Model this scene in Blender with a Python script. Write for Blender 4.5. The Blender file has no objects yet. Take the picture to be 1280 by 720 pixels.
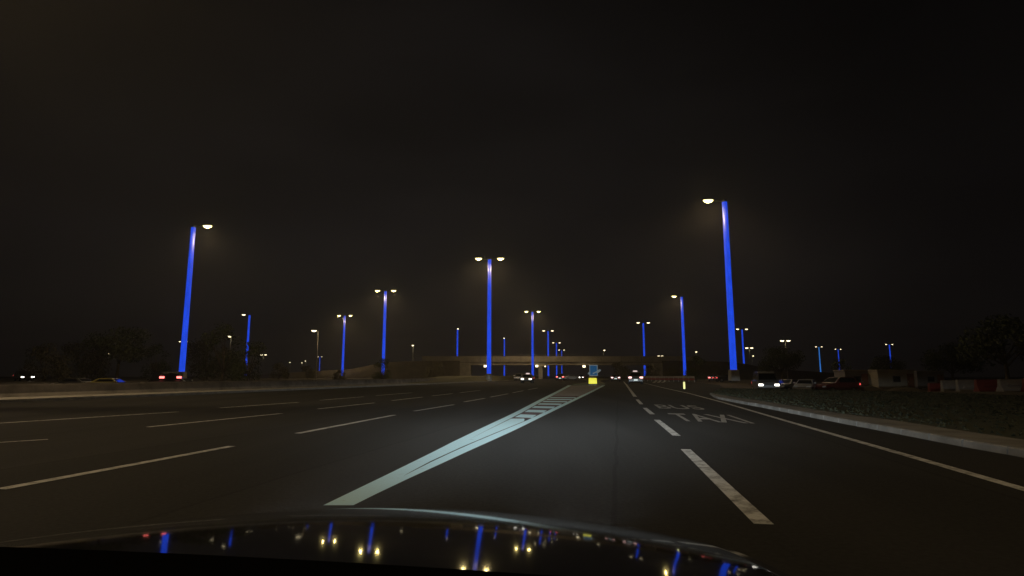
import bpy, bmesh, math, random
from mathutils import Vector, Matrix
random.seed(7)
R = math.radians
sc = bpy.context.scene
COL = sc.collection

# ------------------------------------------------------------------ camera geometry (photo measured at 1280x720)
F = 740.0
CAM_H = 1.15
PITCH = math.atan(110.0 / F)
CP, SP = math.cos(PITCH), math.sin(PITCH)

def ray(px, py):
    a = (px - 640.0) / F
    b = (360.0 - py) / F
    return Vector((a, CP - b * SP, SP + b * CP))

def ground(px, py, z=0.0):
    d = ray(px, py)
    t = (z - CAM_H) / d.z
    return Vector((d.x * t, d.y * t, z))

def at(px, py, D):
    d = ray(px, py)
    t = D / d.y
    return Vector((d.x * t, D, CAM_H + d.z * t))

def smooth(t):
    t = max(0.0, min(1.0, t))
    return t * t * (3 - 2 * t)

ROAD_DIR = 0.178          # lateral metres per metre of depth of the road ahead
ROAD_YAW = -math.atan(ROAD_DIR)

def kerb_x(D):
    if D <= 140:
        return -26.5 + ROAD_DIR * D
    return -26.5 + ROAD_DIR * 140 + 0.12 * (D - 140)

def zg(x, y):
    z = 0.0
    if y > 44:
        z -= 0.65 * smooth((x / y - 0.37) / 0.08) * smooth((y - 46) / 8)
    elif x > 0:
        z -= 0.65 * smooth((x - 0.9 * y - 1) / 6) * smooth((y - 24) / 8)
    t = kerb_x(y) - 6.0 - x
    z -= 0.5 * smooth(t / 7)
    z += 0.8 * smooth((t - 38) / 20)
    return z

# ------------------------------------------------------------------ materials
def new_mat(name):
    m = bpy.data.materials.new(name)
    m.use_nodes = True
    nt = m.node_tree
    b = nt.nodes['Principled BSDF']
    return m, nt, b

def mat(name, col, rough=0.6, metal=0.0, var=0.0, scale=4.0, coat=0.0, emit=None, estr=0.0, bump=0.0, col2=None):
    m, nt, b = new_mat(name)
    b.inputs['Roughness'].default_value = rough
    b.inputs['Metallic'].default_value = metal
    b.inputs['Coat Weight'].default_value = coat
    b.inputs['Coat Roughness'].default_value = 0.03
    b.inputs['Base Color'].default_value = (*col, 1)
    if var > 0 or col2:
        tc = nt.nodes.new('ShaderNodeTexCoord')
        n = nt.nodes.new('ShaderNodeTexNoise')
        n.inputs['Scale'].default_value = scale
        n.inputs['Detail'].default_value = 6
        n.inputs['Roughness'].default_value = 0.65
        nt.links.new(tc.outputs['Object'], n.inputs['Vector'])
        r = nt.nodes.new('ShaderNodeValToRGB')
        a = col2 if col2 else tuple(c * (1 - var) for c in col)
        c = col if col2 else tuple(min(1, c * (1 + var)) for c in col)
        r.color_ramp.elements[0].position = 0.32
        r.color_ramp.elements[0].color = (*a, 1)
        r.color_ramp.elements[1].position = 0.68
        r.color_ramp.elements[1].color = (*c, 1)
        nt.links.new(n.outputs['Fac'], r.inputs['Fac'])
        nt.links.new(r.outputs['Color'], b.inputs['Base Color'])
        if bump > 0:
            bp = nt.nodes.new('ShaderNodeBump')
            bp.inputs['Strength'].default_value = bump
            bp.inputs['Distance'].default_value = 0.02
            nt.links.new(n.outputs['Fac'], bp.inputs['Height'])
            nt.links.new(bp.outputs['Normal'], b.inputs['Normal'])
    if emit:
        b.inputs['Emission Color'].default_value = (*emit, 1)
        b.inputs['Emission Strength'].default_value = estr
    return m

def asphalt_mat():
    m, nt, b = new_mat('asphalt')
    tc = nt.nodes.new('ShaderNodeTexCoord')
    n1 = nt.nodes.new('ShaderNodeTexNoise'); n1.inputs['Scale'].default_value = 22; n1.inputs['Detail'].default_value = 5
    mp = nt.nodes.new('ShaderNodeMapping')
    mp.inputs['Rotation'].default_value = (0, 0, -ROAD_YAW)
    mp.inputs['Scale'].default_value = (0.55, 0.035, 1)
    n2 = nt.nodes.new('ShaderNodeTexNoise'); n2.inputs['Scale'].default_value = 1.0; n2.inputs['Detail'].default_value = 5
    nt.links.new(tc.outputs['Object'], n1.inputs['Vector'])
    nt.links.new(tc.outputs['Object'], mp.inputs['Vector'])
    nt.links.new(mp.outputs['Vector'], n2.inputs['Vector'])
    mx = nt.nodes.new('ShaderNodeMix'); mx.data_type = 'FLOAT'
    mx.inputs['Factor'].default_value = 0.55
    nt.links.new(n1.outputs['Fac'], mx.inputs['A']); nt.links.new(n2.outputs['Fac'], mx.inputs['B'])
    r = nt.nodes.new('ShaderNodeValToRGB')
    r.color_ramp.elements[0].position = 0.3; r.color_ramp.elements[0].color = (0.017, 0.0168, 0.0166, 1)
    r.color_ramp.elements[1].position = 0.7; r.color_ramp.elements[1].color = (0.046, 0.0435, 0.042, 1)
    nt.links.new(mx.outputs['Result'], r.inputs['Fac'])
    mp2 = nt.nodes.new('ShaderNodeMapping'); mp2.inputs['Rotation'].default_value = (0, 0, -ROAD_YAW)
    nt.links.new(tc.outputs['Object'], mp2.inputs['Vector'])
    wp = nt.nodes.new('ShaderNodeTexNoise'); wp.inputs['Scale'].default_value = 0.5; wp.inputs['Detail'].default_value = 3
    nt.links.new(mp2.outputs['Vector'], wp.inputs['Vector'])
    wa = nt.nodes.new('ShaderNodeMix'); wa.data_type = 'VECTOR'; wa.inputs['Factor'].default_value = 0.12
    nt.links.new(mp2.outputs['Vector'], wa.inputs['A']); nt.links.new(wp.outputs['Color'], wa.inputs['B'])
    bk = nt.nodes.new('ShaderNodeTexBrick')
    bk.inputs['Scale'].default_value = 1.0; bk.inputs['Brick Width'].default_value = 3.3; bk.inputs['Row Height'].default_value = 26.0
    bk.inputs['Mortar Size'].default_value = 0.03; bk.inputs['Mortar Smooth'].default_value = 0.6; bk.offset = 0.0
    bk.inputs['Color1'].default_value = (0.92, 0.92, 0.92, 1); bk.inputs['Color2'].default_value = (1.12, 1.12, 1.12, 1); bk.inputs['Mortar'].default_value = (0.66, 0.66, 0.66, 1)
    nt.links.new(wa.outputs['Result'], bk.inputs['Vector'])
    mm = nt.nodes.new('ShaderNodeMix'); mm.data_type = 'RGBA'; mm.blend_type = 'MULTIPLY'; mm.inputs['Factor'].default_value = 1.0
    nt.links.new(r.outputs['Color'], mm.inputs['A']); nt.links.new(bk.outputs['Color'], mm.inputs['B'])
    nt.links.new(mm.outputs['Result'], b.inputs['Base Color'])
    b.inputs['Roughness'].default_value = 0.85
    b.inputs['Specular IOR Level'].default_value = 0.15
    bp = nt.nodes.new('ShaderNodeBump'); bp.inputs['Strength'].default_value = 0.35; bp.inputs['Distance'].default_value = 0.01
    nt.links.new(n1.outputs['Fac'], bp.inputs['Height']); nt.links.new(bp.outputs['Normal'], b.inputs['Normal'])
    return m

def paint_mat(name, col, worn):
    """road paint rubbed through to the asphalt in places"""
    m, nt, b = new_mat(name)
    tc = nt.nodes.new('ShaderNodeTexCoord')
    n = nt.nodes.new('ShaderNodeTexNoise'); n.inputs['Scale'].default_value = 5; n.inputs['Detail'].default_value = 8; n.inputs['Roughness'].default_value = 0.75
    nt.links.new(tc.outputs['Object'], n.inputs['Vector'])
    r = nt.nodes.new('ShaderNodeValToRGB')
    r.color_ramp.elements[0].position = worn - 0.08; r.color_ramp.elements[0].color = (0.09, 0.087, 0.083, 1)
    r.color_ramp.elements[1].position = worn + 0.12; r.color_ramp.elements[1].color = (*col, 1)
    nt.links.new(n.outputs['Fac'], r.inputs['Fac'])
    nt.links.new(r.outputs['Color'], b.inputs['Base Color'])
    b.inputs['Roughness'].default_value = 0.6
    return m

def column_mat(name, col, strength):
    """blue-lit cladding: glows by itself, pale skin that also takes the light of the lamp above"""
    m, nt, b = new_mat(name)
    tc = nt.nodes.new('ShaderNodeTexCoord')
    mp = nt.nodes.new('ShaderNodeMapping'); mp.inputs['Scale'].default_value = (2.0, 2.0, 0.6)
    n = nt.nodes.new('ShaderNodeTexNoise'); n.inputs['Scale'].default_value = 1.0; n.inputs['Detail'].default_value = 3
    nt.links.new(tc.outputs['Object'], mp.inputs['Vector']); nt.links.new(mp.outputs['Vector'], n.inputs['Vector'])
    r = nt.nodes.new('ShaderNodeMapRange')
    r.inputs['From Min'].default_value = 0.3; r.inputs['From Max'].default_value = 0.7
    r.inputs['To Min'].default_value = 0.75 * strength; r.inputs['To Max'].default_value = 1.1 * strength
    nt.links.new(n.outputs['Fac'], r.inputs['Value'])
    b.inputs['Base Color'].default_value = (0.03, 0.03, 0.036, 1)
    b.inputs['Roughness'].default_value = 0.5
    b.inputs['Specular IOR Level'].default_value = 0.25
    b.inputs['Emission Color'].default_value = (*col, 1)
    nt.links.new(r.outputs['Result'], b.inputs['Emission Strength'])
    return m

def matte(m):
    m.node_tree.nodes['Principled BSDF'].inputs['Specular IOR Level'].default_value = 0.0
    return m

M = dict(
    asphalt=asphalt_mat(),
    paint=paint_mat('road_paint', (0.60, 0.60, 0.59), 0.42),
    gore_paint_headlit=paint_mat('gore_paint_headlit', (0.57, 0.83, 0.92), 0.27),  # cyan cast and brightness of the headlights put into the paint colour
    worn_paint=paint_mat('worn_paint', (0.34, 0.34, 0.33), 0.44),
    soil=mat('soil', (0.10, 0.08, 0.055), 0.95, col2=(0.05, 0.042, 0.028), scale=0.35, bump=0.3),
    grass=mat('grass', (0.034, 0.038, 0.018), 0.95, col2=(0.019, 0.022, 0.011), scale=1.6, bump=0.6),
    dry_grass=mat('dry_grass', (0.13, 0.115, 0.055), 0.95, col2=(0.07, 0.066, 0.03), scale=0.9, bump=0.6),
    concrete=mat('concrete', (0.34, 0.32, 0.29), 0.85, var=0.28, scale=1.4, bump=0.15),
    kerb=mat('kerb_concrete', (0.17, 0.16, 0.145), 0.9, var=0.35, scale=1.1, bump=0.2),
    wall_concrete=mat('wall_concrete', (0.20, 0.18, 0.16), 0.9, var=0.4, scale=0.7, bump=0.2),
    red_surface=mat('red_surfacing', (0.075, 0.026, 0.024), 0.9, var=0.4, scale=2.0),
    island=mat('island_concrete', (0.27, 0.25, 0.24), 0.85, var=0.25, scale=1.2, bump=0.15),
    bridge=mat('bridge_concrete', (0.36, 0.32, 0.26), 0.85, var=0.22, scale=0.5),
    girder=mat('girder_concrete', (0.2, 0.17, 0.14), 0.85, var=0.2, scale=0.5),
    blue=column_mat('blue_lit_cladding', (0.012, 0.068, 0.78), 1.0),
    pale_blue=column_mat('pale_blue_lit_cladding', (0.045, 0.26, 0.85), 0.8),
    steel=mat('galvanised_steel', (0.42, 0.41, 0.38), 0.5, 0.6, var=0.15),
    dark_metal=mat('dark_metal', (0.05, 0.05, 0.055), 0.45, 0.5),
    lamp=mat('lamp_glow', (0.9, 0.85, 0.7), 0.4, emit=(1.0, 0.80, 0.32), estr=4.5),
    lamp_far=mat('far_lamp_glow', (0.9, 0.85, 0.7), 0.4, emit=(1.0, 0.84, 0.50), estr=4),
    bark=mat('bark', (0.10, 0.075, 0.05), 0.9, var=0.3, scale=8),
    leaf=mat('leaf', (0.075, 0.09, 0.035), 0.7, col2=(0.04, 0.055, 0.02), scale=0.8),
    leaf_dry=mat('dry_leaf', (0.12, 0.10, 0.05), 0.7, col2=(0.06, 0.055, 0.028), scale=0.8),
    black_paint=mat('black_gloss', (0.004, 0.004, 0.005), 0.06, coat=0.0),
    black_plastic=matte(mat('black_plastic', (0.004, 0.004, 0.004), 1.0)),
    tyre=mat('tyre_rubber', (0.018, 0.018, 0.018), 0.9),
    rim=mat('rim_alloy', (0.45, 0.45, 0.46), 0.3, 0.9),
    glass=mat('car_glass', (0.012, 0.014, 0.016), 0.05, coat=0.6),
    plate=mat('number_plate', (0.75, 0.75, 0.72), 0.4),
    tail=mat('tail_glow', (0.5, 0.02, 0.02), 0.3, emit=(1.0, 0.16, 0.14), estr=4.0),
    tail_dim=mat('tail_dim_glow', (0.5, 0.02, 0.02), 0.3, emit=(1.0, 0.10, 0.09), estr=1.0),
    tail_hot=mat('tail_hot_glow', (0.6, 0.2, 0.2), 0.3, emit=(1.0, 0.55, 0.50), estr=3.0),
    plate_lit=mat('lit_plate', (0.75, 0.75, 0.72), 0.4, emit=(0.85, 1.0, 0.95), estr=0.6),
    brake=mat('third_brake', (0.6, 0.2, 0.2), 0.3, emit=(1.0, 0.8, 0.75), estr=0.8),
    head=mat('head_glow', (0.9, 0.9, 0.9), 0.3, emit=(1.0, 0.95, 0.82), estr=7),
    head_off=mat('head_lens', (0.45, 0.45, 0.45), 0.15),
    white_car=mat('white_car_paint', (0.62, 0.62, 0.60), 0.25, coat=0.8),
    silver_car=mat('silver_car_paint', (0.36, 0.36, 0.37), 0.3, 0.4, coat=0.8),
    grey_car=mat('grey_car_paint', (0.10, 0.10, 0.105), 0.3, coat=0.8),
    dark_car=mat('dark_car_paint', (0.02, 0.021, 0.024), 0.25, coat=0.8),
    yellow_car=mat('yellow_car_paint', (0.60, 0.50, 0.14), 0.3, coat=0.8),
    red_car=mat('red_car_paint', (0.10, 0.018, 0.016), 0.3, coat=0.8),
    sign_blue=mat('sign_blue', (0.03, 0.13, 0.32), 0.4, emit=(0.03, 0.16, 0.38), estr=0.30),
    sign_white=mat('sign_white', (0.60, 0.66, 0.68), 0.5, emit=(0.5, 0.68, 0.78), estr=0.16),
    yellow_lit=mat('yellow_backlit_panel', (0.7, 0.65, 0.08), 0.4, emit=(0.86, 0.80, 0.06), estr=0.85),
    yellow_post=mat('yellow_sleeve_reflected_light', (0.8, 0.78, 0.3), 0.4, emit=(0.9, 0.87, 0.34), estr=0.85),  # emission stands for headlight thrown back by the reflective sleeve
    cabin=mat('cabin_panel', (0.32, 0.28, 0.21), 0.7, var=0.18, scale=0.9),
    cabin_grey=mat('cabin_grey_panel', (0.20, 0.18, 0.17), 0.7, var=0.2, scale=0.9),
    rust=mat('rust_panel', (0.20, 0.085, 0.045), 0.8, var=0.3, scale=2),
    barrier_red=mat('barrier_red', (0.20, 0.035, 0.028), 0.6, var=0.2),
    barrier_white=mat('barrier_white', (0.30, 0.27, 0.24), 0.6, var=0.2),
)

# ------------------------------------------------------------------ mesh helpers
class MB:
    def __init__(self):
        self.bm = bmesh.new()
    def box(self, c, s, rz=0.0, taper=1.0):
        vs = []
        for dz in (-1, 1):
            k = taper if dz > 0 else 1.0
            for dx, dy in ((-1, -1), (1, -1), (1, 1), (-1, 1)):
                x, y = dx * s[0] / 2 * k, dy * s[1] / 2 * k
                xr = x * math.cos(rz) - y * math.sin(rz); yr = x * math.sin(rz) + y * math.cos(rz)
                vs.append(self.bm.verts.new((c[0] + xr, c[1] + yr, c[2] + dz * s[2] / 2)))
        for f in ((3, 2, 1, 0), (4, 5, 6, 7), (0, 1, 5, 4), (1, 2, 6, 5), (2, 3, 7, 6), (3, 0, 4, 7)):
            self.bm.faces.new([vs[i] for i in f])
        return self
    def tube(self, pts, rads, n=10, caps=True):
        rings = []
        pts = [Vector(p) for p in pts]
        for i, p in enumerate(pts):
            d = (pts[min(i + 1, len(pts) - 1)] - pts[max(i - 1, 0)]).normalized()
            up = Vector((0, 0, 1)) if abs(d.z) < 0.9 else Vector((1, 0, 0))
            a = d.cross(up).normalized(); b = d.cross(a).normalized()
            r = rads[i] if isinstance(rads, (list, tuple)) else rads
            rings.append([self.bm.verts.new(p + (a * math.cos(2 * math.pi * k / n) + b * math.sin(2 * math.pi * k / n)) * r) for k in range(n)])
        for i in range(len(rings) - 1):
            for k in range(n):
                self.bm.faces.new((rings[i][k], rings[i][(k + 1) % n], rings[i + 1][(k + 1) % n], rings[i + 1][k]))
        if caps:
            self.bm.faces.new(rings[0][::-1]); self.bm.faces.new(rings[-1])
        return self
    def loft(self, rings, caps=True, closed=True):
        rr = [[self.bm.verts.new(p) for p in ring] for ring in rings]
        n = len(rr[0])
        for i in range(len(rr) - 1):
            for k in range(n if closed else n - 1):
                self.bm.faces.new((rr[i][k], rr[i][(k + 1) % n], rr[i + 1][(k + 1) % n], rr[i + 1][k]))
        if caps and closed:
            self.bm.faces.new(rr[0][::-1]); self.bm.faces.new(rr[-1])
        return self
    def face(self, pts):
        self.bm.faces.new([self.bm.verts.new(p) for p in pts])
        return self
    def build(self, name, material, parent=None, smooth_=False, bevel=0.0, fix=True):
        if fix:
            bmesh.ops.recalc_face_normals(self.bm, faces=self.bm.faces[:])
        me = bpy.data.meshes.new(name)
        self.bm.to_mesh(me); self.bm.free()
        if smooth_:
            for p in me.polygons: p.use_smooth = True
        me.materials.append(material)
        o = bpy.data.objects.new(name, me)
        COL.objects.link(o)
        if parent: o.parent = parent
        if bevel > 0:
            md = o.modifiers.new('bevel', 'BEVEL'); md.width = bevel; md.segments = 2; md.limit_method = 'ANGLE'
        return o

def tag(o, label=None, cat=None, group=None, kind=None):
    if label: o['label'] = label
    if cat: o['category'] = cat
    if group: o['group'] = group
    if kind: o['kind'] = kind
    return o

def thing(name, label, cat, loc=(0, 0, 0), rz=0.0, group=None):
    o = bpy.data.objects.new(name, None); COL.objects.link(o)
    o.empty_display_size = 0.3
    o.location = loc; o.rotation_euler = (0, 0, rz)
    return tag(o, label, cat, group)

def copy_tree(o, parent=None):
    c = o.copy(); COL.objects.link(c)
    if parent: c.parent = parent
    for ch in list(o.children): copy_tree(ch, c)
    return c

def sheet(name, pts, z, material, parent=None):
    bm = bmesh.new()
    f = bm.faces.new([bm.verts.new((p[0], p[1], z)) for p in pts])
    bmesh.ops.recalc_face_normals(bm, faces=[f])
    if f.normal.z < 0: f.normal_flip()
    bmesh.ops.triangulate(bm, faces=[f])
    me = bpy.data.meshes.new(name); bm.to_mesh(me); bm.free()
    me.materials.append(material)
    o = bpy.data.objects.new(name, me); COL.objects.link(o)
    o['kind'] = 'structure'
    if parent: o.parent = parent
    return o

def slab(name, pts, z0, z1, material):
    """raised flat area with a real kerb face all round"""
    bm = bmesh.new()
    top = [bm.verts.new((p[0], p[1], z1)) for p in pts]
    bot = [bm.verts.new((p[0], p[1], z0)) for p in pts]
    f = bm.faces.new(top)
    n = len(pts)
    for i in range(n):
        bm.faces.new((bot[i], bot[(i + 1) % n], top[(i + 1) % n], top[i]))
    bmesh.ops.triangulate(bm, faces=[f])
    bmesh.ops.recalc_face_normals(bm, faces=bm.faces[:])
    me = bpy.data.meshes.new(name); bm.to_mesh(me); bm.free()
    me.materials.append(material)
    o = bpy.data.objects.new(name, me); COL.objects.link(o); o['kind'] = 'structure'
    return o

def line_quads(bm, pts, width, z):
    """painted line along ground points"""
    pts = [Vector((p[0], p[1], 0)) for p in pts]
    L, Rr = [], []
    for i, p in enumerate(pts):
        d = (pts[min(i + 1, len(pts) - 1)] - pts[max(i - 1, 0)]).normalized()
        n = Vector((d.y, -d.x, 0))
        L.append(bm.verts.new((p.x - n.x * width / 2, p.y - n.y * width / 2, z)))
        Rr.append(bm.verts.new((p.x + n.x * width / 2, p.y + n.y * width / 2, z)))
    for i in range(len(pts) - 1):
        bm.faces.new((L[i], Rr[i], Rr[i + 1], L[i + 1]))

def marks(name, material, lines, z=0.006):
    bm = bmesh.new()
    for pts, w in lines: line_quads(bm, pts, w, z)
    for f in bm.faces:
        if f.normal.z < 0: f.normal_flip()
    me = bpy.data.meshes.new(name); bm.to_mesh(me); bm.free()
    me.materials.append(material)
    o = bpy.data.objects.new(name, me); COL.objects.link(o); o['kind'] = 'structure'
    return o

# ------------------------------------------------------------------ terrain
def build_ground():
    xs = [-1250, -800, -500, -300, -220, -160, -130] + [-110 + 4 * i for i in range(56)] + [120, 135, 150, 170, 200, 240, 300, 420, 600, 900, 1250]
    ys = [-60, -30, -10, 0, 8, 16] + [20 + 3 * i for i in range(30)] + [115, 125, 140, 160, 180, 200, 225, 250, 280, 320, 380, 460, 600, 800, 1000, 1250]
    bm = bmesh.new()
    g = [[bm.verts.new((x, y, zg(x, y) - 0.03)) for x in xs] for y in ys]
    for j in range(len(ys) - 1):
        for i in range(len(xs) - 1):
            bm.faces.new((g[j][i], g[j][i + 1], g[j + 1][i + 1], g[j + 1][i]))
    me = bpy.data.meshes.new('ground'); bm.to_mesh(me); bm.free()
    me.materials.append(M['soil'])
    o = bpy.data.objects.new('ground', me); COL.objects.link(o); o['kind'] = 'structure'
build_ground()

g = lambda px, py: tuple(ground(px, py)[:2])
def right_kerb():
    return [(5.9 - 1.8, -10), (5.9, 0), g(1280, 572), g(1201, 558), g(1119, 542), g(1040, 527), g(960, 511), g(925, 504.5), g(895, 498.5), g(886, 492.5)]
left_edge = [(kerb_x(D), D) for D in (-10, 20, 60, 100, 140, 200, 260, 420)]
right_edge = [(0.1345 * 420 + 62, 420), (0.178 * 260 + 26, 260), (0.178 * 160 + 17, 160), (0.178 * 130 + 14, 130), (27, 78), (20.5, 58), g(905, 487.5)] + right_kerb()[::-1]
sheet('road', left_edge + right_edge, 0.0, M['asphalt'])

# far carriageway behind the low wall (lower ground)
sheet('far_carriageway_road', [(kerb_x(D) - 15.5, D) for D in (12, 60, 120, 200, 330)] + [(kerb_x(D) - 29, D) for D in (330, 200, 120, 60, 12)], -0.515, M['asphalt'])

# raised concrete strip along the left kerb
lk = [(kerb_x(D), D) for D in (-10, 20, 60, 100, 140, 200, 238)]
slab('median_pavement', lk + [(x - 2.7, y) for x, y in lk[::-1]], -0.02, 0.14, M['concrete'])

# grassy verge mound between the carriageways (around the lamp column)
def median_mound():
    mb = MB()
    rings = []
    for D in (84, 92, 100, 110, 122, 140, 170, 200, 225, 236):
        k = smooth((D - 84) / 30) * (1 - smooth((D - 205) / 31)) * 1.0 + 0.05
        x0 = kerb_x(D) - 0.45
        w = 0.16
        rings.append([(x0, D, w), (x0 - 0.8, D, w + 0.85 * k), (x0 - 3.0, D, w + 1.0 * k), (x0 - 6, D, w + 0.9 * k), (x0 - 9.5, D, -0.1), (x0 - 9.5, D, -0.7), (x0, D, -0.02)])
    mb.loft(rings)
    o = mb.build('median_verge', M['dry_grass'], smooth_=False)
    o['kind'] = 'structure'
median_mound()

# right-hand pavement strip and grass beyond it
rk = right_kerb()
g12 = lambda px, py: tuple(ground(px, py, 0.12)[:2])
inner = [g12(887, 491.0), g12(920, 496.6), g12(960, 502.4), g12(1040, 515.5), g12(1119, 525.4), g12(1190, 536.5), g12(1272, 548.5), (8.3, 0), (8.3 - 1.8, -10)]
def side_pavement():
    ro = [Vector(p) for p in rk]; ri = [Vector(p) for p in inner[::-1]]
    def xat(line, y):
        for a, b in zip(line, line[1:]):
            if a.y <= y <= b.y: return a.x + (b.x - a.x) * (y - a.y) / (b.y - a.y)
        return line[-1].x
    rings = []
    for y, gv in [(-10, 0), (-4, 0), (0, 0), (4, 0)] + [(5 + k + q, w) for k in range(26) for q, w in ((0, 0), (0.006, 1), (0.03, 1), (0.036, 0))] + [(33, 0), (35, 0), (37, 0), (ri[-1].y - 0.05, 0)]:
        e = 0.018 * gv
        a, b = xat(ro, y), xat(ri, y)
        rings.append([(a + e, y, -0.02), (a + 0.01 + e, y, 0.10 - e), (a + 0.04 + e, y, 0.12 - e), (max(b, a + 0.1), y, 0.12 - e), (max(b, a + 0.1), y, -0.02)])
    mb = MB(); mb.loft(rings); o = mb.build('pavement', M['kerb']); o['kind'] = 'structure'
side_pavement()
rk_in = [(x + 0.004, y) for x, y in inner]
grass_pts = rk_in[::-1] + [g(902, 487.2), g(1000, 488.5), g(1120, 491.5), g(1290, 497.5), (40, 22), (40, -10)]
slab('verge_ground', grass_pts, -0.1, 0.115, M['grass'])

# grass blades on that verge (uncountable ground cover)
def point_in(poly, x, y):
    c = False; j = len(poly) - 1
    for i in range(len(poly)):
        xi, yi = poly[i]; xj, yj = poly[j]
        if (yi > y) != (yj > y) and x < (xj - xi) * (y - yi) / (yj - yi) + xi: c = not c
        j = i
    return c
def verge_grass():
    bm = bmesh.new(); n = 0
    while n < 9000:
        x = random.uniform(6, 40); y = random.uniform(4, 51)
        if not point_in(grass_pts, x, y) or x / max(y, 1) > 1.0: continue
        a = random.uniform(0, math.pi); h = random.uniform(0.02, 0.06); w = random.uniform(0.03, 0.08)
        dx, dy = math.cos(a) * w, math.sin(a) * w
        lx, ly = random.uniform(-.05, .05), random.uniform(-.05, .05)
        bm.faces.new([bm.verts.new(p) for p in ((x - dx, y - dy, 0.113), (x + dx, y + dy, 0.113), (x + lx, y + ly, 0.113 + h))])
        n += 1
    me = bpy.data.meshes.new('grass'); bm.to_mesh(me); bm.free(); me.materials.append(M['grass'])
    o = bpy.data.objects.new('grass', me); COL.objects.link(o)
    tag(o, kind='stuff')
verge_grass()

# gore: concrete island between the two roads, then planted verge further on
gl = [(404, 632.4), (448.6, 610.8), (490, 590.7), (540, 566), (567.8, 551.7), (598.3, 537), (640, 517.5), (673.3, 500.2), (695, 489.5), (711, 481.2)]
gr = [(441.7, 632.4), (469.4, 618.5), (511, 598.6), (553.9, 579), (581.7, 566), (615, 551), (645.6, 537), (679, 520.3), (700, 510), (720, 500.3), (740, 490.5), (758, 481)]
gg = [(441, 632.3), (470, 617), (511, 592.4), (540, 576.7), (579, 558.7), (617.8, 542.3), (656.7, 526.3)]
GL = [Vector(g(*p)) for p in gl]; GR = [Vector(g(*p)) for p in gr]; GG = [Vector(g(*p)) for p in gg]
def on(line, y):
    for a, b in zip(line, line[1:]):
        if a.y <= y <= b.y:
            t = (y - a.y) / (b.y - a.y); return a.x + (b.x - a.x) * t
    return line[0].x if y < line[0].y else line[-1].x
def strip_between(fa, fb, ys):
    return [(fa(y), y) for y in ys] + [(fb(y), y) for y in ys[::-1]]
y_tip = GL[0].y
ysg = lambda a, b, n=14: [a + (b - a) * i / n for i in range(n + 1)]
lw = 0.16
D_CH0, D_CH1, D_END = 17.0, 34.4, 74.0
lin = lambda y: on(GL, y) + lw * (1 + y / 40)
Y0, Y1 = ground(505, 596).y, 10.6
rin = lambda y: on(GG, y) + 0.014 if y < GG[-1].y else on(GR, y) - lw * (1 + y / 60)
sheet('gore_line_west', strip_between(lambda y: on(GL, y), lin, ysg(Y1, D_END, 30)), 0.006, M['gore_paint_headlit'])
sheet('gore_line_east', strip_between(lambda y: on(GG, y) + 0.028 * smooth((y - Y0) / 0.6) - 0.014 if y < GG[-1].y else rin(y), lambda y: on(GR, y), ysg(Y0, D_END, 60)), 0.006, M['gore_paint_headlit'])
sheet('gore_nose', strip_between(lambda y: on(GL, y), lambda y: on(GR, y), ysg(y_tip, Y0, 6)), 0.006, M['gore_paint_headlit'])
sheet('gore_infill_near', strip_between(lambda y: on(GL, y), lambda y: on(GG, y) - 0.014, ysg(Y0, Y1, 12)), 0.006, M['gore_paint_headlit'])
sheet('gore_infill', strip_between(lambda y: lin(y) + 0.005 * (y - Y1), lambda y: on(GG, y) - 0.014, ysg(Y1, D_CH0 - 0.55, 12)), 0.006, M['gore_paint_headlit'])
bm = bmesh.new()
y = D_CH0
while y < D_CH1 - 0.6:
    step = 2.45
    a, b = lin(y) + 0.05, rin(y) - 0.06
    sk = -0.35
    vs = [bm.verts.new(p) for p in ((a, y, .006), (b, y + sk, .006), (rin(y + sk + 1.3) - 0.06, y + sk + 1.3, .006), (lin(y + 1.3) + 0.05, y + 1.3, .006))]
    bm.faces.new(vs)
    y += step
me = bpy.data.meshes.new('gore_chevrons'); bm.to_mesh(me); bm.free(); me.materials.append(M['gore_paint_headlit'])
o = bpy.data.objects.new('gore_chevron_markings', me); COL.objects.link(o); o['kind'] = 'structure'
sheet('gore_red_surfacing', strip_between(lambda y: lin(y) + 0.03, lambda y: rin(y) - 0.03, ysg(D_CH0 - 0.5, D_CH1 + 0.2, 14)), 0.003, M['red_surface'])
sheet('gore_pavement', strip_between(lambda y: lin(y) + 0.02, lambda y: rin(y) - 0.02, ysg(D_CH1 + 0.3, D_END, 16)), 0.004, M['island'])
vl = [(GL[-1].x + 0.6, 78), (GL[-1].x + 9, 120), (27, 245), (47, 420)]
vr = [(66, 420), (40.5, 245), (18.5, 125), (GR[-1].x + 0.2, 82)]
slab('central_verge_ground', vl + vr, -0.02, 0.13, M['dry_grass'])

# lane markings -------------------------------------------------------------
def seg(a, b): return [g(*a), g(*b)]
W = 0.145
lane = [
    (seg((955, 656), (857, 562)), 0.15), (seg((846, 545), (821, 525)), 0.15), (seg((815.5, 518), (806, 510)), 0.15), (seg((802, 505.5), (796.5, 499.5)), 0.15),
    (seg((0, 612), (290, 558)), W), (seg((372, 542), (493, 519)), W), (seg((518, 514), (567, 506)), W), (seg((580, 502.5), (606, 498)), W),
    (seg((613, 496.5), (635, 492.3)), W), (seg((641, 491), (654, 488.5)), W), (seg((660, 487.3), (672, 485)), W),
    (seg((185, 534), (352, 517)), W), (seg((398, 511.3), (468, 503.7)), W), (seg((490, 500.8), (528, 496.5)), W), (seg((540, 495), (566, 492)), W), (seg((575, 491), (600, 488)), W),
    (seg((-80, 535), (60, 550)), 0.01),
    (seg((-60, 533), (222, 515)), W), (seg((275, 510), (373, 503)), W), (seg((400, 500.5), (455, 496)), W), (seg((470, 494.6), (515, 491)), W),
    (seg((-120, 561), (60, 549.5)), 0.10),
]
lane = [l for l in lane if l[1] > 0.05]
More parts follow.
